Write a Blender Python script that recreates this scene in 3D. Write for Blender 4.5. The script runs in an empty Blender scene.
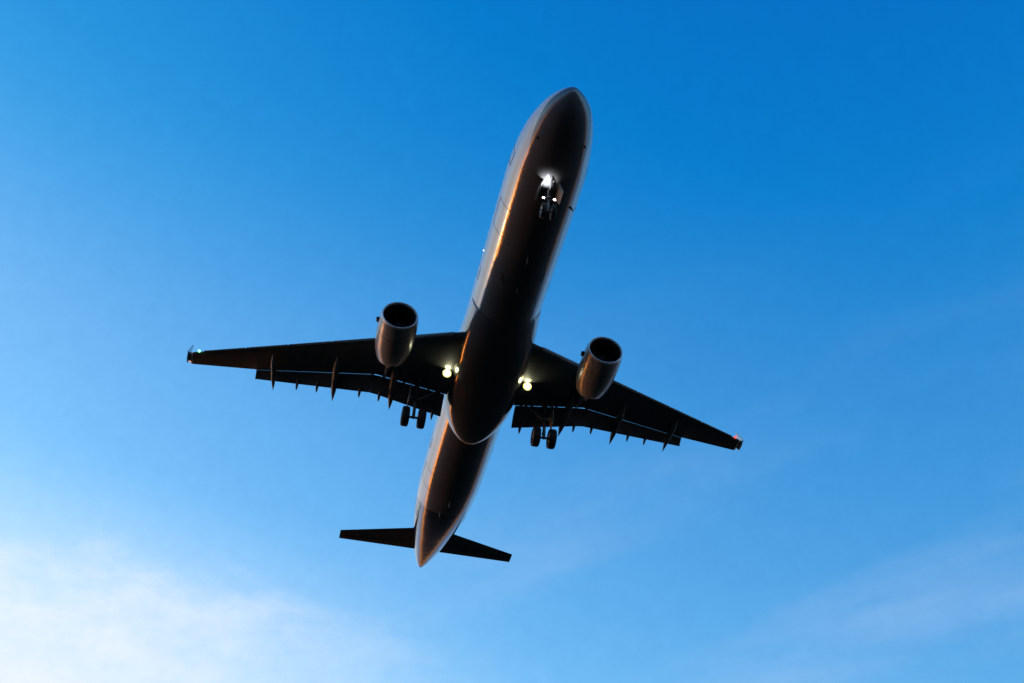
import bpy, bmesh, math, random
from math import radians, sin, cos, pi, sqrt
from mathutils import Vector, Matrix

S = bpy.context.scene
COL = S.collection
random.seed(7)

# ------------------------------------------------------------------ camera
EYE = 1.7
cam = bpy.data.cameras.new('camera')
cam_o = bpy.data.objects.new('camera', cam)
COL.objects.link(cam_o)
cam.sensor_width = 36.0
cam.lens = 43.63
cam.clip_start = 0.1
cam.clip_end = 60000.0
cam_o.location = (0, 0, EYE)
cam_o.rotation_euler = (radians(90 + 42), 0, 0)
S.camera = cam_o

# ------------------------------------------------------------------ world: low sun left of the view
SUN_EL = radians(4.0)
SUN_AZ = radians(-61.0)          # measured from +Y towards +X
SKY_STRENGTH = 0.1
world = bpy.data.worlds.new('World')
S.world = world
world.use_nodes = True
wn = world.node_tree
wn.nodes.clear()
L = wn.links.new


def wnode(t, **kw):
    n = wn.nodes.new(t)
    for k, v in kw.items():
        setattr(n, k, v)
    return n


def wmath(op, a, b=None, clamp=False):
    n = wnode('ShaderNodeMath', operation=op)
    n.use_clamp = clamp
    for i, v in enumerate((a, b)):
        if v is None:
            continue
        if isinstance(v, (int, float)):
            n.inputs[i].default_value = v
        else:
            L(v, n.inputs[i])
    return n.outputs[0]


def wmix(fac, a, b, blend='MIX'):
    n = wnode('ShaderNodeMix', data_type='RGBA', blend_type=blend)
    for sock, v in ((n.inputs['Factor'], fac), (n.inputs['A'], a), (n.inputs['B'], b)):
        pass
    for idx, v in ((0, fac), (6, a), (7, b)):
        if isinstance(v, (int, float)):
            n.inputs[idx].default_value = v
        elif isinstance(v, tuple):
            n.inputs[idx].default_value = v
        else:
            L(v, n.inputs[idx])
    return n.outputs[2]


def wrange(v, a, b, c, d, interp='SMOOTHSTEP'):
    n = wnode('ShaderNodeMapRange')
    n.interpolation_type = interp
    L(v, n.inputs[0])
    for i, q in enumerate((a, b, c, d)):
        n.inputs[i + 1].default_value = q
    return n.outputs[0]


sky = wnode('ShaderNodeTexSky')
sky.sky_type = 'NISHITA'
sky.sun_disc = False
sky.sun_elevation = SUN_EL
sky.sun_rotation = SUN_AZ
tc = wnode('ShaderNodeTexCoord')
sep = wnode('ShaderNodeSeparateXYZ')
L(tc.outputs['Generated'], sep.inputs[0])
zz = sep.outputs[2]
# clear air well above the horizon: deeper blue than the model gives
vm = wnode('ShaderNodeVectorMath', operation='MULTIPLY_ADD')
L(sky.outputs[0], vm.inputs[0])
vm.inputs[1].default_value = (0.76, 1.07, 1.085)
vm.inputs[2].default_value = (-0.31, -0.262, 0.27)
vx = wnode('ShaderNodeVectorMath', operation='MAXIMUM')
L(vm.outputs[0], vx.inputs[0])
vx.inputs[1].default_value = (0.014, 0.0, 0.0)
deep = wmix(wrange(zz, 0.64, 0.80, 0.0, 1.0), (1, 1, 1, 1), (0.32, 0.93, 0.985, 1))
upper = wmix(1.0, vx.outputs[0], deep, 'MULTIPLY')
# near the horizon: a thin band of afterglow under grey-lilac haze
low_k = wnode('ShaderNodeValToRGB')
L(zz, low_k.inputs[0])
cr = low_k.color_ramp
cr.elements[0].position, cr.elements[0].color = 0.0, (1.0, 0.56, 0.17, 1)
cr.elements[1].position, cr.elements[1].color = 0.40, (0.50, 0.62, 0.95, 1)
for p, c in ((0.012, (0.85, 0.48, 0.17, 1)), (0.035, (0.17, 0.19, 0.42, 1)), (0.12, (0.19, 0.27, 0.78, 1))):
    e = cr.elements.new(p)
    e.color = c
low = wmix(1.0, sky.outputs[0], low_k.outputs[0], 'MULTIPLY')
clear = wmix(wrange(zz, 0.12, 0.42, 0.0, 1.0), low, upper)
# thin cloud: noise on a flat layer high above (direction divided by its height)
zc = wmath('MAXIMUM', zz, 0.04)
comb = wnode('ShaderNodeCombineXYZ')
L(wmath('DIVIDE', sep.outputs[0], zc), comb.inputs[0])
L(wmath('DIVIDE', sep.outputs[1], zc), comb.inputs[1])
n1 = wnode('ShaderNodeTexNoise')
L(comb.outputs[0], n1.inputs['Vector'])
n1.inputs['Scale'].default_value = 6.5
n1.inputs['Detail'].default_value = 9.0
n1.inputs['Roughness'].default_value = 0.64
n1.inputs['Distortion'].default_value = 0.25
n2 = wnode('ShaderNodeTexNoise')
mp = wnode('ShaderNodeMapping')
L(comb.outputs[0], mp.inputs['Vector'])
mp.vector_type = 'TEXTURE'
mp.inputs['Rotation'].default_value = (0, 0, radians(-32))
mp.inputs['Scale'].default_value = (1.5, 0.55, 1.0)
L(mp.outputs[0], n2.inputs['Vector'])
n2.inputs['Scale'].default_value = 1.1
n2.inputs['Detail'].default_value = 7.0
n2.inputs['Roughness'].default_value = 0.5
# the bank of cloud low in the direction of the sunset
bank_dir = Vector((-0.25993, 0.44926, -0.85475))
dp = wnode('ShaderNodeVectorMath', operation='DOT_PRODUCT')
L(tc.outputs['Generated'], dp.inputs[0])
dp.inputs[1].default_value = bank_dir
dpv = dp.outputs['Value']
soft = wrange(dpv, -0.075, 0.12, 0.0, 0.74)                      # thin haze, thickening towards the horizon
puff = wmath('ADD', wrange(dpv, -0.045, 0.035, -0.42, 0.30), wmath('MULTIPLY', wmath('SUBTRACT', n1.outputs[0], 0.5), 1.5))
puff = wrange(puff, -0.15, 0.66, 0.0, 0.72)                       # broken puffs along its upper edge
puff = wmath('MULTIPLY', puff, wrange(dpv, -0.06, -0.01, 0.0, 1.0))
inv = wmath('MULTIPLY', wmath('SUBTRACT', 1.0, soft), wmath('SUBTRACT', 1.0, puff))
azq = wmath('DIVIDE', sep.outputs[0], wmath('MAXIMUM', sep.outputs[1], 0.05))
side = wrange(azq, -0.40, 0.06, 1.0, 0.03)
cloud = wmath('MULTIPLY', wmath('MULTIPLY', wmath('SUBTRACT', 1.0, inv), wrange(zz, 0.12, 0.30, 0.0, 1.0)), side)
veil = wmath('MULTIPLY', wrange(n2.outputs[0], 0.44, 0.70, 0.0, 1.0), wrange(zz, 0.5, 0.74, 0.33, 0.0))
veil = wmath('MULTIPLY', veil, wrange(azq, -0.30, 0.12, 0.0, 1.0))
c1 = wmix(veil, clear, (0.90, 1.20, 1.75, 1))
c2 = wmix(cloud, c1, (1.66, 1.76, 1.88, 1))
# faint unevenness of the haze itself
n3 = wnode('ShaderNodeTexNoise')
L(tc.outputs['Generated'], n3.inputs['Vector'])
n3.inputs['Scale'].default_value = 70.0
n3.inputs['Detail'].default_value = 5.0
n3.inputs['Roughness'].default_value = 0.7
c2 = wmix(1.0, c2, wmix(n3.outputs[0], (0.90, 0.93, 0.95, 1), (1.10, 1.07, 1.05, 1)), 'MULTIPLY')
bg = wnode('ShaderNodeBackground')
L(c2, bg.inputs[0])
bg.inputs[1].default_value = SKY_STRENGTH
wo = wnode('ShaderNodeOutputWorld')
L(bg.outputs[0], wo.inputs[0])

# ------------------------------------------------------------------ sun (already in the haze of the horizon)
sl = bpy.data.lights.new('sun', 'SUN')
sl.energy = 0.018
sl.angle = radians(0.5)
sl.color = (1.0, 0.50, 0.20)
so = bpy.data.objects.new('sun', sl)
COL.objects.link(so)
sd = Vector((sin(SUN_AZ) * cos(SUN_EL), cos(SUN_AZ) * cos(SUN_EL), sin(SUN_EL)))
so.rotation_euler = sd.to_track_quat('Z', 'Y').to_euler()
so.location = sd * 300

S.view_settings.view_transform = 'Standard'
S.view_settings.look = 'None'
S.view_settings.gamma = 1.0
S.view_settings.use_curve_mapping = False
S.view_settings.exposure = 2.4

# ------------------------------------------------------------------ materials
def mat(name, col, rough=0.4, metal=0.0, coat=0.0, spec=0.5, dirt=0.0, scale=1.2, emit=None, estr=0.0, bump=0.0):
    m = bpy.data.materials.new(name)
    m.use_nodes = True
    nt = m.node_tree
    b = nt.nodes['Principled BSDF']
    b.inputs['Roughness'].default_value = rough
    b.inputs['Metallic'].default_value = metal
    b.inputs['Coat Weight'].default_value = coat
    b.inputs['Coat Roughness'].default_value = 0.06
    b.inputs['Specular IOR Level'].default_value = spec
    c4 = (*col, 1)
    b.inputs['Base Color'].default_value = c4
    if dirt:
        t = nt.nodes.new('ShaderNodeTexCoord')
        mpn = nt.nodes.new('ShaderNodeMapping')
        mpn.inputs['Scale'].default_value = (0.35, 1.6, 1.6)      # streaks run along the airflow
        nt.links.new(t.outputs['Object'], mpn.inputs['Vector'])
        nz = nt.nodes.new('ShaderNodeTexNoise')
        nz.inputs['Scale'].default_value = scale
        nz.inputs['Detail'].default_value = 8
        nz.inputs['Roughness'].default_value = 0.65
        nt.links.new(mpn.outputs[0], nz.inputs['Vector'])
        mr = nt.nodes.new('ShaderNodeMapRange')
        mr.inputs[1].default_value = 0.35
        mr.inputs[2].default_value = 0.75
        mr.inputs[3].default_value = 0.0
        mr.inputs[4].default_value = dirt
        nt.links.new(nz.outputs[0], mr.inputs[0])
        mx = nt.nodes.new('ShaderNodeMix')
        mx.data_type = 'RGBA'
        nt.links.new(mr.outputs[0], mx.inputs[0])
        mx.inputs[6].default_value = c4
        mx.inputs[7].default_value = (col[0] * 0.45, col[1] * 0.42, col[2] * 0.38, 1)
        nt.links.new(mx.outputs[2], b.inputs['Base Color'])
        rr = nt.nodes.new('ShaderNodeMapRange')
        rr.inputs[1].default_value = 0.3
        rr.inputs[2].default_value = 0.7
        rr.inputs[3].default_value = rough * 0.8
        rr.inputs[4].default_value = rough * 1.3
        nt.links.new(nz.outputs[0], rr.inputs[0])
        nt.links.new(rr.outputs[0], b.inputs['Roughness'])
        if bump:
            bp = nt.nodes.new('ShaderNodeBump')
            bp.inputs['Strength'].default_value = bump
            bp.inputs['Distance'].default_value = 0.02
            nt.links.new(nz.outputs[0], bp.inputs['Height'])
            nt.links.new(bp.outputs[0], b.inputs['Normal'])
    if emit:
        b.inputs['Emission Color'].default_value = (*emit, 1)
        b.inputs['Emission Strength'].default_value = estr
    return m


BASE = Vector((-21.8, 0.0, -4.24))       # local point (nose frame) where the airliner's Empty stands: under the main wheels


def fuselage_paint():
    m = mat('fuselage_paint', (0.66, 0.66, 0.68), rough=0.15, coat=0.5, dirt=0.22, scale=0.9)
    nt = m.node_tree
    b = nt.nodes['Principled BSDF']
    src = b.inputs['Base Color'].links[0].from_socket
    t = nt.nodes.new('ShaderNodeTexCoord')
    sp = nt.nodes.new('ShaderNodeSeparateXYZ')
    nt.links.new(t.outputs['Object'], sp.inputs[0])

    def mth(op, a, bb):
        n = nt.nodes.new('ShaderNodeMath')
        n.operation = op
        for i, v in enumerate((a, bb)):
            if isinstance(v, (int, float)):
                n.inputs[i].default_value = v
            else:
                nt.links.new(v, n.inputs[i])
        return n.outputs[0]
    # painted tail: everything aft of a slanting line
    x = mth('ADD', sp.outputs[0], BASE.x)
    z = mth('ADD', sp.outputs[2], BASE.z)
    f = mth('LESS_THAN', mth('ADD', x, mth('MULTIPLY', z, 0.35)), -34.15)
    mx = nt.nodes.new('ShaderNodeMix')
    mx.data_type = 'RGBA'
    nt.links.new(f, mx.inputs[0])
    nt.links.new(src, mx.inputs[6])
    mx.inputs[7].default_value = (0.012, 0.016, 0.05, 1)
    # grey lower belly, its edge painted along the line where the horizon reflects
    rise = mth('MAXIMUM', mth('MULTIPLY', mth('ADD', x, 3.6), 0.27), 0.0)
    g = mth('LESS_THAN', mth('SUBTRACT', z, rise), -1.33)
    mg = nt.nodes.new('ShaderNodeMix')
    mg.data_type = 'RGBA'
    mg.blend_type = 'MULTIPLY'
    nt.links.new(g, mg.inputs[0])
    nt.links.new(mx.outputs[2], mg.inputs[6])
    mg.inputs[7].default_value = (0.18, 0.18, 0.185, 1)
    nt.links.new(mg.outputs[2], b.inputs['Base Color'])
    # the skin between frames and stringers is never perfectly flat
    wz = nt.nodes.new('ShaderNodeTexNoise')
    wz.inputs['Scale'].default_value = 1.9
    wz.inputs['Detail'].default_value = 3
    nt.links.new(t.outputs['Object'], wz.inputs['Vector'])
    wv = nt.nodes.new('ShaderNodeTexWave')
    wv.wave_type = 'BANDS'
    wv.bands_direction = 'X'
    wv.inputs['Scale'].default_value = 0.6
    wv.inputs['Distortion'].default_value = 0.0
    nt.links.new(t.outputs['Object'], wv.inputs['Vector'])
    ad = mth('ADD', wz.outputs[0], mth('MULTIPLY', mth('POWER', wv.outputs['Fac'], 24.0), 0.01))
    bp = nt.nodes.new('ShaderNodeBump')
    bp.inputs['Strength'].default_value = 0.22
    bp.inputs['Distance'].default_value = 0.03
    nt.links.new(ad, bp.inputs['Height'])
    nt.links.new(bp.outputs[0], b.inputs['Normal'])
    nt.links.new(bp.outputs[0], b.inputs['Coat Normal'])
    return m


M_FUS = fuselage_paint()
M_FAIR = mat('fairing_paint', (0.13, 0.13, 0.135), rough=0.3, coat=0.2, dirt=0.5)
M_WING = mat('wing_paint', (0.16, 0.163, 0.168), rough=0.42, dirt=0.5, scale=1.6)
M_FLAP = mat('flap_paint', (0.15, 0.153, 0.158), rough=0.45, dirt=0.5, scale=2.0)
M_SLAT = mat('slat_metal', (0.55, 0.55, 0.57), rough=0.28, metal=0.7, dirt=0.3)
M_COWL = mat('cowl_paint', (0.32, 0.315, 0.31), rough=0.26, coat=0.15, dirt=0.35, scale=1.4)
M_LIP = mat('polished_lip', (0.80, 0.79, 0.80), rough=0.35, metal=0.25, dirt=0.15)
M_DARK = mat('inlet_dark', (0.015, 0.015, 0.016), rough=0.6, dirt=0.3)
M_FAN = mat('fan_titanium', (0.03, 0.03, 0.035), rough=0.45, metal=0.6, dirt=0.2)
M_STEEL = mat('gear_steel', (0.13, 0.13, 0.135), rough=0.4, metal=0.6, dirt=0.5, scale=4)
M_TYRE = mat('tyre_rubber', (0.018, 0.018, 0.018), rough=0.8, dirt=0.3, scale=6)
M_RIM = mat('wheel_rim', (0.45, 0.45, 0.46), rough=0.4, metal=0.5, dirt=0.5, scale=6)
M_SEAM = mat('dark_seam', (0.02, 0.02, 0.022), rough=0.5, dirt=0.2)
M_GLASS = mat('window_glass', (0.012, 0.014, 0.018), rough=0.06, dirt=0.1)
M_BAY = mat('gear_bay', (0.10, 0.10, 0.10), rough=0.6, dirt=0.6)
M_DOOR = mat('gear_door_paint', (0.25, 0.25, 0.25), rough=0.35, dirt=0.4)
M_TAIL = mat('fin_paint', (0.012, 0.016, 0.05), rough=0.3, coat=0.5, dirt=0.2)
M_TIP = mat('tip_white_paint', (0.62, 0.62, 0.64), rough=0.2, coat=0.4, dirt=0.2)
M_EXH = mat('exhaust_metal', (0.12, 0.10, 0.09), rough=0.45, metal=0.8, dirt=0.5)
M_LAND = mat('landing_lens', (0.9, 0.9, 0.8), emit=(1.0, 0.97, 0.62), estr=6.0)
M_GLOW = mat('landing_bloom_ring', (0.9, 0.9, 0.6), emit=(1.0, 0.90, 0.20), estr=0.26)  # glowing yellow ring that imitates bloom around the white lens core
M_TAXI = mat('taxi_lens', (0.9, 0.9, 0.9), emit=(1.0, 0.97, 0.95), estr=6.0)
M_GREEN = mat('green_lens', (0.1, 0.6, 0.3), emit=(0.22, 1.0, 0.5), estr=0.6)
M_RED = mat('red_lens', (0.6, 0.05, 0.05), emit=(1.0, 0.10, 0.07), estr=0.3)


# ------------------------------------------------------------------ mesh helpers (nose frame: x forward, y port, z up)
def link(name, bm, m, parent, smooth=True, sharp=35, shift=True):
    bmesh.ops.remove_doubles(bm, verts=bm.verts, dist=1e-5)
    bmesh.ops.recalc_face_normals(bm, faces=bm.faces)
    if shift:
        bmesh.ops.translate(bm, verts=bm.verts, vec=-BASE)
    if smooth:
        for f in bm.faces:
            f.smooth = True
        for e in bm.edges:
            if len(e.link_faces) == 2 and e.calc_face_angle(0) > radians(sharp):
                e.smooth = False
    me = bpy.data.meshes.new(name)
    bm.to_mesh(me)
    bm.free()
    for q in (m if isinstance(m, (list, tuple)) else [m]):
        me.materials.append(q)
    o = bpy.data.objects.new(name, me)
    COL.objects.link(o)
    if parent is not None:
        o.parent = parent
    return o


def loft(bm, rings, closed=True, cap=True, mi=0):
    vr = [[bm.verts.new(p) for p in r] for r in rings]
    n = len(vr[0])
    for a, b in zip(vr[:-1], vr[1:]):
        for i in range(n if closed else n - 1):
            j = (i + 1) % n
            f = bm.faces.new((a[i], a[j], b[j], b[i]))
            f.material_index = mi
    if cap and closed:
        for r in (vr[0], vr[-1]):
            try:
                bm.faces.new(r).material_index = mi
            except ValueError:
                pass
    return vr


def frame_of(d):
    d = Vector(d).normalized()
    a = Vector((0, 0, 1)) if abs(d.z) < 0.9 else Vector((1, 0, 0))
    u = d.cross(a).normalized()
    return d, u, d.cross(u)


def tube(bm, pts, radii, seg=12, mi=0, cap=True):
    pts = [Vector(p) for p in pts]
    rings = []
    for i, p in enumerate(pts):
        d = pts[min(i + 1, len(pts) - 1)] - pts[max(i - 1, 0)]
        d, u, v = frame_of(d)
        r = radii[i] if isinstance(radii, (list, tuple)) else radii
        rings.append([p + (u * cos(2 * pi * k / seg) + v * sin(2 * pi * k / seg)) * r for k in range(seg)])
    loft(bm, rings, cap=cap, mi=mi)


def lathe(bm, prof, origin, axis, seg=48, mi=0):
    """prof: list of (distance along axis, radius)"""
    d, u, v = frame_of(axis)
    o = Vector(origin)
    rings = [[o + d * a + (u * cos(2 * pi * k / seg) + v * sin(2 * pi * k / seg)) * max(r, 1e-4) for k in range(seg)] for a, r in prof]
    loft(bm, rings, cap=False, mi=mi)


def slab(bm, pts, th, mi=0):
    """planar polygon given thickness both ways along its normal"""
    pts = [Vector(p) for p in pts]
    n = (pts[1] - pts[0]).cross(pts[2] - pts[0]).normalized() * th * 0.5
    loft(bm, [[p - n for p in pts], [p + n for p in pts]], mi=mi)


def pchip(xs, ys):
    n = len(xs)
    h = [xs[i + 1] - xs[i] for i in range(n - 1)]
    dl = [(ys[i + 1] - ys[i]) / h[i] for i in range(n - 1)]
    m = [dl[0]] + [0.0] * (n - 2) + [dl[-1]]
    for i in range(1, n - 1):
        if dl[i - 1] * dl[i] > 0:
            w1, w2 = 2 * h[i] + h[i - 1], h[i] + 2 * h[i - 1]
            m[i] = (w1 + w2) / (w1 / dl[i - 1] + w2 / dl[i])

    def f(x):
        x = min(max(x, xs[0]), xs[-1])
        i = 0
        while i < n - 2 and x > xs[i + 1]:
            i += 1
        t = (x - xs[i]) / h[i]
        return ((1 + 2 * t) * (1 - t) ** 2 * ys[i] + t * (1 - t) ** 2 * h[i] * m[i] + t * t * (3 - 2 * t) * ys[i + 1] + t * t * (t - 1) * h[i] * m[i + 1])
    return f


# ------------------------------------------------------------------ ground under the approach path
bm = bmesh.new()
RG, NS = 25000.0, 96
radii = [0.0, 40, 150, 500, 1500, 5000, RG]
c0 = bm.verts.new((0, 0, 0))
prev = None
for r in radii[1:]:
    ring = [bm.verts.new((r * cos(2 * pi * k / NS), r * sin(2 * pi * k / NS), 0)) for k in range(NS)]
    for k in range(NS):
        j = (k + 1) % NS
        if prev is None:
            bm.faces.new((c0, ring[k], ring[j]))
        else:
            bm.faces.new((prev[k], ring[k], ring[j], prev[j]))
    prev = ring
mg = mat('dark_grassland', (0.010, 0.012, 0.007), rough=0.95, spec=0.1, dirt=0.6, scale=0.02)
ground = link('ground', bm, mg, None, smooth=False, shift=False)
ground['kind'] = 'structure'

# ------------------------------------------------------------------ the airliner
Mloc = Matrix(((0.215502287, 0.976184932, 0.024934790),
               (-0.976484583, 0.215269636, 0.011697946),
               (0.006051656, -0.026869372, 0.999620635)))
Tloc = Vector((2.903345, 34.770204, 49.275903))
plane = bpy.data.objects.new('airliner', None)
COL.objects.link(plane)
M4 = Mloc.to_4x4()
M4.translation = Mloc @ BASE + Tloc
plane.matrix_world = M4
plane.empty_display_size = 2
plane['label'] = 'twin engine passenger jet in flight seen from below with landing gear and flaps down'
plane['category'] = 'airplane'

# ---- fuselage
st = [0.0, 0.06, 0.2, 0.5, 1.0, 1.5, 2.0, 2.6, 3.2, 4.0, 5.0, 6.0, 7.5, 29.0, 31.0, 33.0, 35.0, 37.0, 39.0, 41.0, 43.0, 44.0, 44.5]
top = [-0.57, -0.36, -0.17, 0.08, 0.36, 0.58, 0.86, 1.27, 1.56, 1.82, 1.99, 2.05, 2.07, 2.07, 2.07, 2.07, 2.06, 2.03, 1.96, 1.84, 1.66, 1.52, 1.40]
bot = [-0.57, -0.76, -0.94, -1.18, -1.44, -1.61, -1.73, -1.84, -1.92, -2.0, -2.05, -2.065, -2.07, -2.07, -2.03, -1.86, -1.53, -1.09, -0.58, -0.04, 0.54, 0.84, 1.0]
hw = [0.0, 0.185, 0.385, 0.69, 1.05, 1.27, 1.44, 1.60, 1.72, 1.84, 1.93, 1.965, 1.975, 1.975, 1.97, 1.93, 1.82, 1.63, 1.36, 1.02, 0.62, 0.38, 0.22]
f_top, f_bot, f_hw = pchip(st, top), pchip(st, bot), pchip(st, hw)
ztip = -0.57


def f_mid(s):
    if s < 7.5:
        t = s / 7.5
        return ztip * (1 - t) ** 2.2
    if s > 29:
        t = (s - 29) / 15.5
        return 1.2 * t ** 1.8
    return 0.0


def fus(s, ang, off=0.0):
    """point of the skin: s metres aft of the nose, ang 0 at port side, 90 top, -90 belly (degrees)"""
    a = radians(ang)
    zm, w = f_mid(s), f_hw(s)
    h = (f_top(s) - zm) if sin(a) >= 0 else (zm - f_bot(s))
    n = Vector((0, cos(a) * max(h, .01), sin(a) * max(w, .01)))
    if n.length > 1e-6:
        n.normalize()
    return Vector((-s, w * cos(a), zm + h * sin(a))) + n * off


ss = [0.0, 0.015, 0.04, 0.08, 0.14, 0.2, 0.3, 0.4, 0.5, 0.65, 0.8, 1.0, 1.25, 1.5, 1.75, 2.0, 2.3, 2.6, 2.9, 3.2, 3.6, 4.0, 4.5, 5.0, 5.5, 6.0, 6.7, 7.5]
ss += [7.5 + i * 0.716 for i in range(1, 31)] + [29.5 + i * 0.4 for i in range(0, 36)] + [43.7, 43.9, 44.1, 44.3, 44.5]
NF = 96
bm = bmesh.new()


def nose_scale(s):
    return 1.0


rings = []
for s in ss:
    if s < 0.06:      # round the very tip
        k = sqrt(max(s, 1e-5) / 0.06)
        p6 = [fus(0.06, 360 * i / NF) for i in range(NF)]
        rings.append([Vector((-s, p.y * k, ztip + (p.z - ztip) * k)) for p in p6])
    else:
        rings.append([fus(s, 360 * i / NF) for i in range(NF)])
loft(bm, rings)
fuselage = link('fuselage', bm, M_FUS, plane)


def patch(bm, s0, s1, a0, a1, off=0.006, ns=6, na=6, mi=0):
    """a thin plate following the skin"""
    out = [[bm.verts.new(fus(s0 + (s1 - s0) * i / ns, a0 + (a1 - a0) * j / na, off)) for j in range(na + 1)] for i in range(ns + 1)]
    inn = [[bm.verts.new(fus(s0 + (s1 - s0) * i / ns, a0 + (a1 - a0) * j / na, -0.02)) for j in range(na + 1)] for i in range(ns + 1)]
    for i in range(ns):
        for j in range(na):
            bm.faces.new((out[i][j], out[i + 1][j], out[i + 1][j + 1], out[i][j + 1])).material_index = mi
    edge = [(i, 0) for i in range(ns)] + [(ns, j) for j in range(na)] + [(i, na) for i in range(ns, 0, -1)] + [(0, j) for j in range(na, 0, -1)]
    for k in range(len(edge)):
        a, b = edge[k], edge[(k + 1) % len(edge)]
        bm.faces.new((out[a[0]][a[1]], out[b[0]][b[1]], inn[b[0]][b[1]], inn[a[0]][a[1]])).material_index = mi


def skin_ang(s, z, side):
    zm = f_mid(s)
    h = (f_top(s) - zm) if z >= zm else (zm - f_bot(s))
    a = math.degrees(math.asin(max(-1, min(1, (z - zm) / h))))
    return a if side > 0 else 180 - a


def seam_door(name, s0, s1, z0, z1, side, w=0.05):
    bm = bmesh.new()
    a0, a1 = skin_ang((s0 + s1) / 2, z0, side), skin_ang((s0 + s1) / 2, z1, side)
    da = math.degrees(w / 2.0) * (1 if a1 > a0 else -1)
    patch(bm, s0, s1, a0, a0 + da, na=1)
    patch(bm, s0, s1, a1 - da, a1, na=1)
    patch(bm, s0, s0 + w, a0 + da, a1 - da, ns=1)
    patch(bm, s1 - w, s1, a0 + da, a1 - da, ns=1)
    return link(name, bm, M_SEAM, fuselage)


for side in (-1, 1):
    for s0, s1 in ((4.4, 5.25), (12.45, 13.3), (27.6, 28.5), (35.2, 36.0)):
        seam_door('cabin_door', s0, s1, -0.47, 1.35, side)
for s0, s1 in ((7.3, 9.1), (29.9, 31.6)):
    seam_door('cargo_door', s0, s1, -1.65, -0.42, -1, 0.03)

# cabin windows: one pane mesh per side, copied along the row
for side in (-1, 1):
    first = None
    for k in range(46):
        s = 5.9 + k * 0.64
        if any(a - .2 < s < b + .2 for a, b in ((4.4, 5.25), (12.45, 13.3), (27.6, 28.5), (35.2, 36.0))) or s > 34.9:
            continue
        if first is None:
            bm = bmesh.new()
            a0, a1 = skin_ang(9, 0.62, side), skin_ang(9, 0.95, side)
            patch(bm, 8.88, 9.12, a0, a1, off=0.008, ns=2, na=3)
            first = link('cabin_window', bm, M_GLASS, fuselage)
            first.location = (-(s - 9), 0, 0)
        elif s < 30:
            c = first.copy()
            COL.objects.link(c)
            c.parent = fuselage
            c.location = (-(s - 9), 0, 0)
for side in (-1, 1):
    for s0, s1, z0, z1 in ((1.62, 2.02, 0.62, 0.98), (2.1, 2.75, 0.5, 1.05), (2.82, 3.3, 0.55, 1.05)):
        bm = bmesh.new()
        a0, a1 = skin_ang((s0 + s1) / 2, z0, side), skin_ang((s0 + s1) / 2, min(z1, f_top((s0 + s1) / 2) - .08), side)
        patch(bm, s0, s1, a0, a1, off=0.008)
        link('cockpit_window', bm, M_GLASS, fuselage)

# blade aerials, drain masts, probes on the belly
def blade(name, s, ang, h, c, parent=fuselage, m=M_SEAM, th=0.03):
    bm = bmesh.new()
    p0, n = fus(s, ang), (fus(s, ang, 1.0) - fus(s, ang))
    for hh, cc, dx, t in ((-0.03, c, 0, th), (h * .6, c * .75, h * .25, th * .8), (h, c * .45, h * .5, th * .4)):
        pass
    rr = []
    for hh, cc, dx, t in ((-0.03, c, 0, th), (h * .6, c * .75, h * .25, th * .8), (h, c * .45, h * .5, th * .4)):
        tn = n.cross(Vector((1, 0, 0))).normalized()
        o = p0 + n * hh + Vector((-dx, 0, 0))
        rr.append([o + Vector((cc * .5, 0, 0)), o + tn * t, o - Vector((cc * .5, 0, 0)), o - tn * t])
    loft(bm, rr)
    return link(name, bm, m, parent, smooth=False)


blade('aerial', 9.6, -90, 0.34, 0.5)
blade('aerial', 11.9, -90, 0.22, 0.35)
blade('aerial', 31.8, -90, 0.30, 0.45)
blade('drain_mast', 6.35, -43, 0.20, 0.18)
blade('drain_mast', 12.1, -70, 0.22, 0.22)
blade('drain_mast', 33.4, -100, 0.24, 0.26)
for ang in (-44, -136):
    blade('pitot_probe', 2.55, ang, 0.12, 0.14)
for s, ang, ds, da in ((9.1, -123, 0.14, 3), (9.25, -117, 0.10, 2), (11.2, -119, .5, 3.5), (11.5, -115, .35, 3), (30.4, -118, .22, 4), (6.8, -26, .12, 3)):
    bm = bmesh.new()
    patch(bm, s, s + ds, ang, ang + da, off=0.006, ns=2, na=2)
    link('vent_grille', bm, M_SEAM, fuselage)
bm = bmesh.new()
bmesh.ops.create_uvsphere(bm, u_segments=12, v_segments=8, radius=.036, matrix=Matrix.Translation(fus(11.45, 182.5, .01)))
link('scan_light', bm, mat('scan_lens', (0.9, 0.9, 0.9), emit=(1, 1, 1), estr=0.5), fuselage)
bm = bmesh.new()
tube(bm, [(-44.42, 0, 1.2), (-44.62, 0, 1.215)], [0.17, 0.15], seg=20)
link('exhaust_outlet', bm, M_DARK, fuselage)

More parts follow.
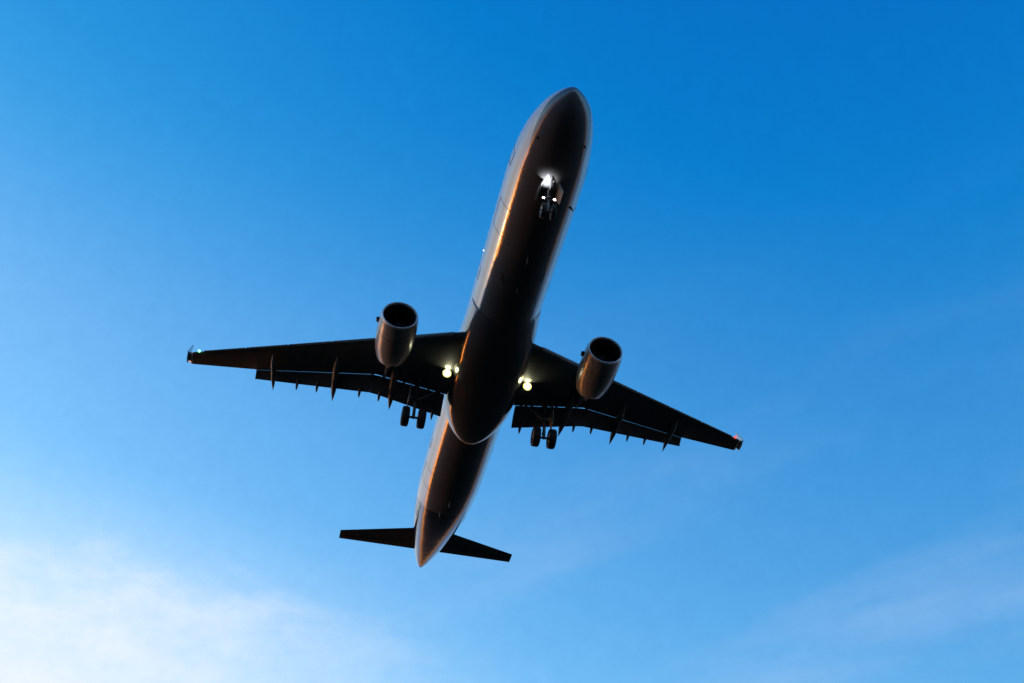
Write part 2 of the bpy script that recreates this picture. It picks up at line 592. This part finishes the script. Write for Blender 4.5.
# ---- belly fairing
fs = [14.7, 15.3, 16.2, 17.5, 19.0, 21.0, 22.6, 23.5, 24.3, 24.9, 25.3, 25.5]
fw = [1.93, 1.985, 2.06, 2.14, 2.17, 2.15, 2.06, 1.88, 1.58, 1.22, .80, .40]
fb = [-2.03, -2.12, -2.26, -2.42, -2.5, -2.52, -2.5, -2.47, -2.42, -2.33, -2.2, -2.05]
g_w, g_b = pchip(fs, fw), pchip(fs, fb)
bm = bmesh.new()
rings = []
for i in range(64):
    s = 14.7 + 10.8 * (i / 63)
    if i > 40:
        t = (i - 40) / 23
        s = 14.7 + 10.8 * (40 / 63) + (10.8 * 23 / 63) * (1 - (1 - t) ** 1.6)
    r = []
    for k in range(49):
        a = -pi * k / 48
        e = 2 / (2.0 + 0.7 * min(1.0, max(0.0, (s - 14.7) / 3.0)))
        ca, sa = cos(a), sin(a)
        r.append(Vector((-s, g_w(s) * math.copysign(abs(ca) ** e, ca), -0.45 + (g_b(s) + 0.45) * abs(sa) ** e)))
    r.append(Vector((-s, -g_w(s) * .8, -0.1)))
    r.append(Vector((-s, g_w(s) * .8, -0.1)))
    rings.append(r)
loft(bm, rings)
link('belly_fairing', bm, M_FUS, plane, sharp=50)

# ---- wings
ZR, ZK = -1.355, 0.117


def w_le(y):
    return 16.44 + (y - 2) * 0.4977


def w_te(y):
    if y < 6.2:
        return 21.98 - 0.045 * (y - 2)
    if y < 13.1:
        return 21.79 + (y - 6.2) * 0.331
    return 24.074 + (y - 13.1) * 0.254


def w_z(y):
    return ZR + ZK * (y - 2)


def w_t(y):
    return max(0.105, 0.46 - 0.027 * y if y < 6.4 else 0.287 - 0.0165 * (y - 6.4)) * 1.0


def naca(u):
    return 5 * (.2969 * sqrt(u) - .126 * u - .3516 * u * u + .2843 * u ** 3 - .1015 * u ** 4)


def section(y, sg, le, te, z, th, umax, nose_cut=0.0, n=18, low=1.0):
    us = [nose_cut + (1 - nose_cut) * (0.5 - 0.5 * cos(pi * i / n)) for i in range(n + 1)]
    up = [Vector((-(le + (te - le) * u), sg * y, z + 1.15 * th * naca(u * umax))) for u in us]
    lo = [Vector((-(le + (te - le) * u), sg * y, z - low * th * naca(u * umax))) for u in us]
    return up + lo[::-1][:-1] if nose_cut == 0 else up + lo[::-1]


def wing_ys(a, b, n):
    return [a + (b - a) * i / n for i in range(n + 1)]


for sg in (-1, 1):
    bm = bmesh.new()
    ys = wing_ys(0.6, 6.2, 8) + wing_ys(6.2, 13.05, 10)[1:] + [13.1, 13.15] + wing_ys(13.15, 16.6, 5)[1:] + [16.78, 16.86]
    rings = []
    for y in ys:
        um = .84 if y <= 13.1 else .97
        th = w_t(y) * (1.0 if y < 16.7 else .75)
        rings.append(section(y, sg, w_le(y) + 0.12, w_te(y), w_z(y), th, um))
    loft(bm, rings)
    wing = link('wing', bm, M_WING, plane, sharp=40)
    wing['label'] = 'starboard wing with green tip light' if sg < 0 else 'port wing with red tip light'

    # leading edge slats, extended a little forward and down
    for y0, y1 in ((2.5, 5.0), (6.55, 9.0), (9.06, 11.4), (11.46, 13.8), (13.86, 16.2)):
        bm = bmesh.new()
        rings = []
        for y in wing_ys(y0, y1, 4):
            ch = 0.62 - 0.02 * y
            le, z, th = w_le(y), w_z(y), w_t(y)
            r = []
            for i in range(9):
                u = i / 8
                r.append(Vector((-(le + ch * u), sg * y, z - 0.05 + th * .62 * sqrt(u))))
            for i in range(8, -1, -1):
                u = i / 8
                r.append(Vector((-(le + 0.06 + ch * .94 * u), sg * y, z - 0.05 + th * (.62 * sqrt(u) - .10))))
            for i in range(1, 5):
                u = i / 8
                r.append(Vector((-(le + ch * .55 * (u)), sg * y, z - 0.06 - th * .42 * sqrt(u))))
            rings.append([r[0]] + r[1:9] + r[9:17] + r[18:][::-1])
        loft(bm, rings)
        link('slat', bm, M_SLAT, wing, sharp=50)

    # double-slotted flaps, deployed
    def flap_geo(y):
        if y < 6.3:
            t = (y - 2.0) / 4.3
            return w_te(y) + 0.016, w_z(y) - 0.075, 1.06 - .22 * t, 0.86 - .16 * t
        t = (y - 6.3) / 6.8
        return w_te(y) + 0.006, w_z(y) - 0.062 + .03 * t, 0.86 - .42 * t, 0.68 - .34 * t

    def flap_te(y):
        le, z, dx, dz = flap_geo(y)
        return le + dx, z - dz
    for y0, y1 in ((2.12, 6.398), (6.402, 13.08)):
        bm = bmesh.new()
        rings = []
        for y in wing_ys(y0, y1, 10):
            le, z, dx, dz = flap_geo(y)
            L0 = sqrt(dx * dx + dz * dz)
            tx, tz = dx / L0, -dz / L0
            nx, nz = -tz, tx      # upper side
            r = []
            for i in range(11):
                u = (i / 10) ** 1.4
                bend = .10 * L0 * (sin(pi * min(u, 1)) ** 1.0) * .6
                h = .16 * L0 * naca(u * .98) * 1.15
                r.append(Vector((-(le + tx * L0 * u + nx * (bend + h)), sg * y, z + tz * L0 * u + nz * (bend + h))))
            for i in range(10, 0, -1):
                u = (i / 10) ** 1.4
                bend = .10 * L0 * (sin(pi * min(u, 1)) ** 1.0) * .6
                h = .13 * L0 * naca(u * .98)
                r.append(Vector((-(le + tx * L0 * u + nx * (bend - h)), sg * y, z + tz * L0 * u + nz * (bend - h))))
            rings.append(r)
        loft(bm, rings)
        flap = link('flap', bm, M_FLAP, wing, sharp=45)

    # flap track fairings: long canoes under the trailing edge
    for yr, s0, yt, s1, zt, w in ((12.2, 22.1, 11.93, 24.52, -1.09, .15), (8.55, 20.9, 8.43, 24.14, -1.50, .19), (5.25, 20.2, 5.1, 23.6, -1.92, .21)):
        bm = bmesh.new()
        zl = w_z(yr) - w_t(yr) * .8
        rings = []
        for i in range(25):
            u = i / 24
            s = s0 + (s1 - s0) * u
            y = yr + (yt - yr) * u
            zb = zl - .05 - .18 * min(1, u * 3)
            drop = max(0, (u - .5) / .5)
            z = zb + (zt - zb) * (drop ** 1.35)
            k = min(1, (u / .28)) ** .6 * (1 - max(0, (u - .62) / .38) ** 1.7)
            k = max(k, 0.015)
            rings.append([Vector((-s, sg * (y + w * k * cos(2 * pi * q / 16)), z + w * 1.35 * k * sin(2 * pi * q / 16))) for q in range(16)])
        loft(bm, rings)
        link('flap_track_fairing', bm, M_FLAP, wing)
    # small hinge fingers behind the flap trailing edge
    for y in (10.6, 9.43, 6.97, 5.83, 2.63):
        s, z = flap_te(y)
        bm = bmesh.new()
        tube(bm, [(-s + .34, sg * y, z + .12), (-s + .05, sg * y, z - .05), (-s - .16, sg * y, z - .19), (-s - .26, sg * y, z - .26)], [.05, .09, .06, .015], seg=8)
        link('hinge_bracket', bm, M_FLAP, wing)

    # short hinge arms bridging the slot ahead of the inboard flap
    for y in (2.45, 3.08, 3.75, 4.55, 5.75, 6.4):
        le, z, dx, dz = flap_geo(y)
        bm = bmesh.new()
        slab(bm, [(-le + .25, sg * y, z + .0), (-le + .25, sg * y, z - .06), (-le - .25, sg * y, z - .26), (-le - .25, sg * y, z - .12), (-le - .1, sg * y, z + .04)], .13)
        link('hinge_arm', bm, M_FLAP, wing, smooth=False)

    # rolled-up tip cap and the swept fence above and below it
    bm = bmesh.new()
    rings = []
    for y, dz, k in ((16.86, 0, 1), (16.93, .03, .98), (17.03, .12, .95), (17.12, .22, .92), (17.18, .32, .88)):
        rings.append(section(y, sg, w_le(16.86) + .12 + (y - 16.86) * 1.1, w_te(16.86) + (y - 16.86) * .3, w_z(16.86) + dz, w_t(16.86) * .75 * k, .97))
    loft(bm, rings)
    link('wing_tip', bm, M_TIP, wing, sharp=60)
    bm = bmesh.new()
    yt, zt = 17.16, w_z(16.9) + .1
    le, te = w_le(16.9) + .15, w_te(16.9)
    outline = [(-(le + .02), zt), (-(le + .45), zt + .75), (-(le + .66), zt + 1.05), (-(le + .80), zt + 1.05), (-(le + .78), zt + .4),
               (-(te + .05), zt), (-(le + .9), zt - .16), (-(le + .5), zt - .16)]
    slab(bm, [(x, sg * (yt - (z - zt) * .10), z) for x, z in outline], .05)
    link('wing_tip_fence', bm, M_TIP, wing, smooth=False)

    # navigation light in the leading edge
    bm = bmesh.new()
    yl = 16.5
    bmesh.ops.create_uvsphere(bm, u_segments=14, v_segments=8, radius=.08, matrix=Matrix.Translation((-(w_le(yl) + .02), sg * yl, w_z(yl) - .03)))
    link('navigation_light', bm, M_GREEN if sg < 0 else M_RED, wing)

    # ---- engine
    EY, EZ, EX = sg * 5.69, -2.18, -15.2
    ax = Vector((-1, 0, -0.035 * 0 - 0.02)).normalized()
    o = Vector((EX, EY, EZ))
    bm = bmesh.new()
    lathe(bm, [(0.10, 0.998), (.25, 1.025), (.5, 1.05), (.9, 1.068), (1.4, 1.072), (2.0, 1.06), (2.5, 1.0), (2.85, .935), (3.1, .875), (3.25, .83), (3.25, .805), (3.0, .83), (2.6, .84)], o, ax, seg=64)
    lathe(bm, [(0.10, .885), (.4, .845), (.9, .87), (1.15, .875)], o, ax, seg=64, mi=1)
    engine = link('engine', bm, [M_COWL, M_DARK], plane)
    bm = bmesh.new()
    lathe(bm, [(.10, .998), (.04, .99), (.0, .97), (-.02, .945), (-.008, .92), (.04, .898), (.10, .885)], o, ax, seg=64)
    link('inlet_lip', bm, M_LIP, engine)
    # fan blades and spinner
    bm = bmesh.new()
    d, u, v = frame_of(ax)
    for k in range(22):
        a = 2 * pi * k / 22
        rad = u * cos(a) + v * sin(a)
        tan = -u * sin(a) + v * cos(a)
        pr = []
        for r, tw, c in ((.24, .35, .11), (.55, .75, .12), (.86, 1.05, .13)):
            cdir = d * cos(tw) + tan * sin(tw)
            nrm = d * sin(tw) - tan * cos(tw)
            q = o + d * 1.05 + rad * r
            pr.append([q - cdir * c, q + nrm * .012, q + cdir * c, q - nrm * .012])
        loft(bm, pr)
    link('fan', bm, M_FAN, engine)
    bm = bmesh.new()
    lathe(bm, [(.62, .001), (.66, .06), (.78, .14), (.92, .2), (1.1, .26), (1.2, .27)], o, ax, seg=24)
    lathe(bm, [(1.2, .875), (1.2, .001)], o, ax, seg=24)
    link('spinner', bm, M_DARK, engine)
    bm = bmesh.new()
    lathe(bm, [(2.5, .6), (3.0, .57), (3.4, .49), (3.75, .40), (3.75, .37), (3.5, .30), (4.0, .18), (4.35, .02)], o, ax, seg=32)
    lathe(bm, [(2.6, .84), (2.6, .001)], o, ax, seg=32)
    link('exhaust_nozzle', bm, M_EXH, engine)
    # pylon from the nacelle crown to the lower wing skin
    bm = bmesh.new()
    rings = []
    for x, zl_, zu_, w in ((-16.1, -1.22, -1.14, .03), (-16.7, -1.3, -1.0, .12), (-17.6, -1.35, -.86, .2), (-18.6, -1.5, -.74, .22), (-19.4, -1.62, -.74, .21), (-20.2, -1.55, -.74, .16), (-21.0, -1.45, -.85, .10), (-21.6, -1.3, -.98, .03)):
        zm_, hh = (zl_ + zu_) / 2, (zu_ - zl_) / 2
        rings.append([Vector((x, EY + w * math.copysign(abs(cos(2 * pi * q / 16)) ** .7, cos(2 * pi * q / 16)), zm_ + hh * math.copysign(abs(sin(2 * pi * q / 16)) ** .7, sin(2 * pi * q / 16)))) for q in range(16)])
    loft(bm, rings)
    link('pylon', bm, M_COWL, engine, sharp=60)
    # small intake blister on the starboard flank of each nacelle
    bm = bmesh.new()
    c0_ = Vector((-15.95, EY - 1.10, EZ + .12))
    tube(bm, [c0_ + Vector((.16, .04, 0)), c0_ + Vector((.10, 0, 0)), c0_ + Vector((-.08, 0, 0)), c0_ + Vector((-.25, .06, 0))], [.05, .11, .10, .02], seg=12)
    link('air_scoop', bm, M_SEAM, engine)
    # cowl split line
    bm = bmesh.new()
    for a0 in (1.04,):
        lathe(bm, [(a0, 1.068), (a0 + .015, 1.0745), (a0 + .03, 1.069)], o, ax, seg=64)
    link('cowl_seam', bm, M_SEAM, engine)

    # ---- main landing gear
    gy = 3.8
    top_p = Vector((-21.45, sg * gy, w_z(gy) - .1))
    ax_p = Vector((-21.79, sg * gy, -3.65))
    bm = bmesh.new()
    mid = top_p.lerp(ax_p, .55)
    tube(bm, [top_p, mid], .15, seg=16)
    tube(bm, [mid, ax_p + Vector((0, 0, -.06))], .095, seg=16)
    tube(bm, [mid + Vector((0, 0, .12)), mid + Vector((0, 0, -.05))], .19, seg=16)
    tube(bm, [ax_p + Vector((0, -.62, 0)), ax_p + Vector((0, .62, 0))], .07, seg=14)
    # torque links and side stay
    tube(bm, [mid + Vector((-.16, 0, 0)), mid.lerp(ax_p, .5) + Vector((-.42, 0, 0)), ax_p + Vector((-.12, 0, .12))], .045, seg=8)
    tube(bm, [mid, Vector((-21.35, sg * 2.5, -1.75))], .06, seg=10)
    tube(bm, [mid + Vector((0, 0, .1)), Vector((-20.4, sg * 3.7, -1.45))], .05, seg=10)
    gear = link('main_landing_gear', bm, M_STEEL, plane)
    for dy in (-.465, .465):
        bm = bmesh.new()
        c = ax_p + Vector((0, dy, 0))
        sd_ = 1 if dy > 0 else -1
        A = Vector((0, sd_, 0))
        lathe(bm, [(-.17, .30), (-.205, .36), (-.215, .46), (-.20, .535), (-.15, .572), (-.07, .585), (.07, .585), (.15, .572), (.20, .535), (.215, .46), (.205, .36), (.17, .30)], c, A, seg=40)
        lathe(bm, [(.17, .30), (.12, .27), (.10, .12), (.14, .09), (.14, .001)], c, A, seg=40, mi=1)
        lathe(bm, [(-.17, .30), (-.10, .26), (-.10, .001)], c, A, seg=40, mi=1)
        link('wheel', bm, [M_TYRE, M_RIM], gear)
    bm = bmesh.new()
    slab(bm, [(-20.95, sg * 4.12, -1.25), (-21.05, sg * 4.2, -2.35), (-21.3, sg * 4.22, -2.95), (-21.85, sg * 4.22, -2.95), (-22.05, sg * 4.2, -2.3), (-21.95, sg * 4.12, -1.3)], .05)
    tube(bm, [(-21.5, sg * 4.2, -2.4), (-21.6, sg * 3.85, -2.3)], .04, seg=8)
    link('gear_door', bm, M_DOOR, gear, smooth=False)

    # ---- landing light under the wing root
    lp = Vector((-19.80, sg * 2.34, -1.70))
    ld = Vector((.93, 0, -.36)).normalized()
    bm = bmesh.new()
    lathe(bm, [(-.22, .05), (-.18, .14), (-.05, .25), (.0, .275), (.015, .265), (0, .25)], lp, ld, seg=28)
    tube(bm, [lp - ld * .15, lp + Vector((-.18, 0, .30))], .06, seg=10)
    lamp = link('landing_light', bm, M_STEEL, wing)
    bm = bmesh.new()
    lathe(bm, [(0.0, .25), (.03, .17)], lp, ld, seg=28, mi=1)
    lathe(bm, [(.03, .17), (.042, .09), (.045, .001)], lp, ld, seg=28)
    link('light_lens', bm, [M_LAND, M_GLOW], wing)
    pl = bpy.data.lights.new('landing_lamp', 'SPOT')
    pl.energy = 40.0
    pl.color = (1.0, .88, .22)
    pl.spot_size = radians(50)
    pl.spot_blend = 1.0
    pl.shadow_soft_size = .05
    po = bpy.data.objects.new('landing_lamp', pl)
    COL.objects.link(po)
    po.parent = wing
    po.location = lp + ld * .10 - BASE
    po.rotation_euler = Vector((-.62, -sg * .05, -1)).to_track_quat('Z', 'Y').to_euler()

    # ---- tailplane
    bm = bmesh.new()
    rings = []
    for y in (.3, 1.0, 2, 3, 4, 5, 5.9, 6.15, 6.22):
        le = 39.35 + (y - 1) * .458
        te = 42.05 + (y - 1) * .142
        z = 0.90 + (y - 1) * .092
        th = .15 - .013 * y
        if y > 6:
            th *= .7
        rings.append(section(y, sg, le, te, z, th, 1.0, n=14))
    loft(bm, rings)
    stab = link('tailplane', bm, M_WING, plane, sharp=40)
    bm = bmesh.new()
    for a, b in ((1.6, 6.0),):
        pts = []
        for y in (a, b):
            le = 39.35 + (y - 1) * .458
            te = 42.05 + (y - 1) * .142
            pts.append((le + (te - le) * .68, y, 0.90 + (y - 1) * .092 - (.15 - .013 * y) * .62))
        p, q = pts
        tube(bm, [(-p[0], sg * p[1], p[2] + .012), (-q[0], sg * q[1], q[2] + .012)], .016, seg=6)
    link('elevator_seam', bm, M_SEAM, stab)

# ---- fin
bm = bmesh.new()
rings = []
for z, le, te, th in ((1.5, 36.0, 42.6, .30), (2.2, 36.9, 42.7, .27), (4.0, 38.5, 43.05, .21), (6.0, 40.3, 43.45, .16), (7.5, 41.7, 43.75, .11), (7.75, 42.1, 43.8, .08)):
    us = [0.5 - 0.5 * cos(pi * i / 14) for i in range(15)]
    a = [Vector((-(le + (te - le) * u), th * naca(u), z)) for u in us]
    b = [Vector((-(le + (te - le) * u), -th * naca(u), z)) for u in us]
    rings.append(a + b[::-1][:-1])
loft(bm, rings)
link('fin', bm, M_TAIL, plane)

# ---- nose landing gear
ntop, nax = Vector((-4.95, 0, -1.75)), Vector((-5.12, 0, -3.45))
bm = bmesh.new()
nm = ntop.lerp(nax, .5)
tube(bm, [ntop, nm], .11, seg=14)
tube(bm, [nm, nax + Vector((0, 0, -.04))], .065, seg=14)
tube(bm, [nm + Vector((0, 0, .1)), nm + Vector((0, 0, -.06))], .14, seg=14)
tube(bm, [nax + Vector((0, -.36, 0)), nax + Vector((0, .36, 0))], .05, seg=12)
tube(bm, [nm + Vector((0, 0, .1)), Vector((-4.0, 0, -1.9))], .05, seg=10)
tube(bm, [nm + Vector((-.1, 0, 0)), nm.lerp(nax, .5) + Vector((-.3, 0, 0)), nax + Vector((-.08, 0, .1))], .035, seg=8)
tube(bm, [Vector((-5.0, -.36, -2.74)), Vector((-5.0, .36, -2.74))], .035, seg=8)
ngear = link('nose_landing_gear', bm, M_STEEL, plane)
for dy in (-.25, .25):
    bm = bmesh.new()
    sd_ = 1 if dy > 0 else -1
    c, A = nax + Vector((0, dy, 0)), Vector((0, sd_, 0))
    lathe(bm, [(-.08, .19), (-.105, .24), (-.11, .31), (-.09, .36), (-.04, .378), (.04, .378), (.09, .36), (.11, .31), (.105, .24), (.08, .19)], c, A, seg=32)
    lathe(bm, [(.08, .19), (.05, .16), (.05, .001)], c, A, seg=32, mi=1)
    lathe(bm, [(-.08, .19), (-.05, .16), (-.05, .001)], c, A, seg=32, mi=1)
    link('wheel', bm, [M_TYRE, M_RIM], ngear)
for sg in (-1, 1):
    bm = bmesh.new()
    slab(bm, [(-4.45, sg * .40, -2.02), (-4.55, sg * .62, -2.52), (-5.35, sg * .62, -2.55), (-5.5, sg * .40, -2.02)], .035)
    link('gear_door', bm, M_DOOR, ngear, smooth=False)
    lp, ld = Vector((-4.93, sg * .27, -2.74)), Vector((.97, 0, -.2)).normalized()
    bm = bmesh.new()
    lathe(bm, [(-.12, .03), (-.09, .08), (0, .068), (.01, .06)], lp, ld, seg=20)
    link('taxi_light', bm, M_STEEL, ngear)
    bm = bmesh.new()
    lathe(bm, [(0, .06), (.02, .04), (.025, .001)], lp, ld, seg=20)
    link('light_lens', bm, M_TAXI, ngear)
bm = bmesh.new()
patch(bm, 5.08, 5.6, -99, -81, off=.004, ns=5, na=6)
link('gear_bay', bm, M_BAY, fuselage)
sp = bpy.data.lights.new('taxi_lamp', 'SPOT')
sp.energy = 32
sp.color = (.93, .95, 1.0)
sp.spot_size = radians(84)
sp.spot_blend = 1.0
sp.shadow_soft_size = .06
spo = bpy.data.objects.new('taxi_lamp', sp)
COL.objects.link(spo)
spo.parent = ngear
spo.location = Vector((-4.66, -.27, -2.58)) - BASE
spo.rotation_euler = Vector((-.30, -.10, -.9)).to_track_quat('Z', 'Y').to_euler()
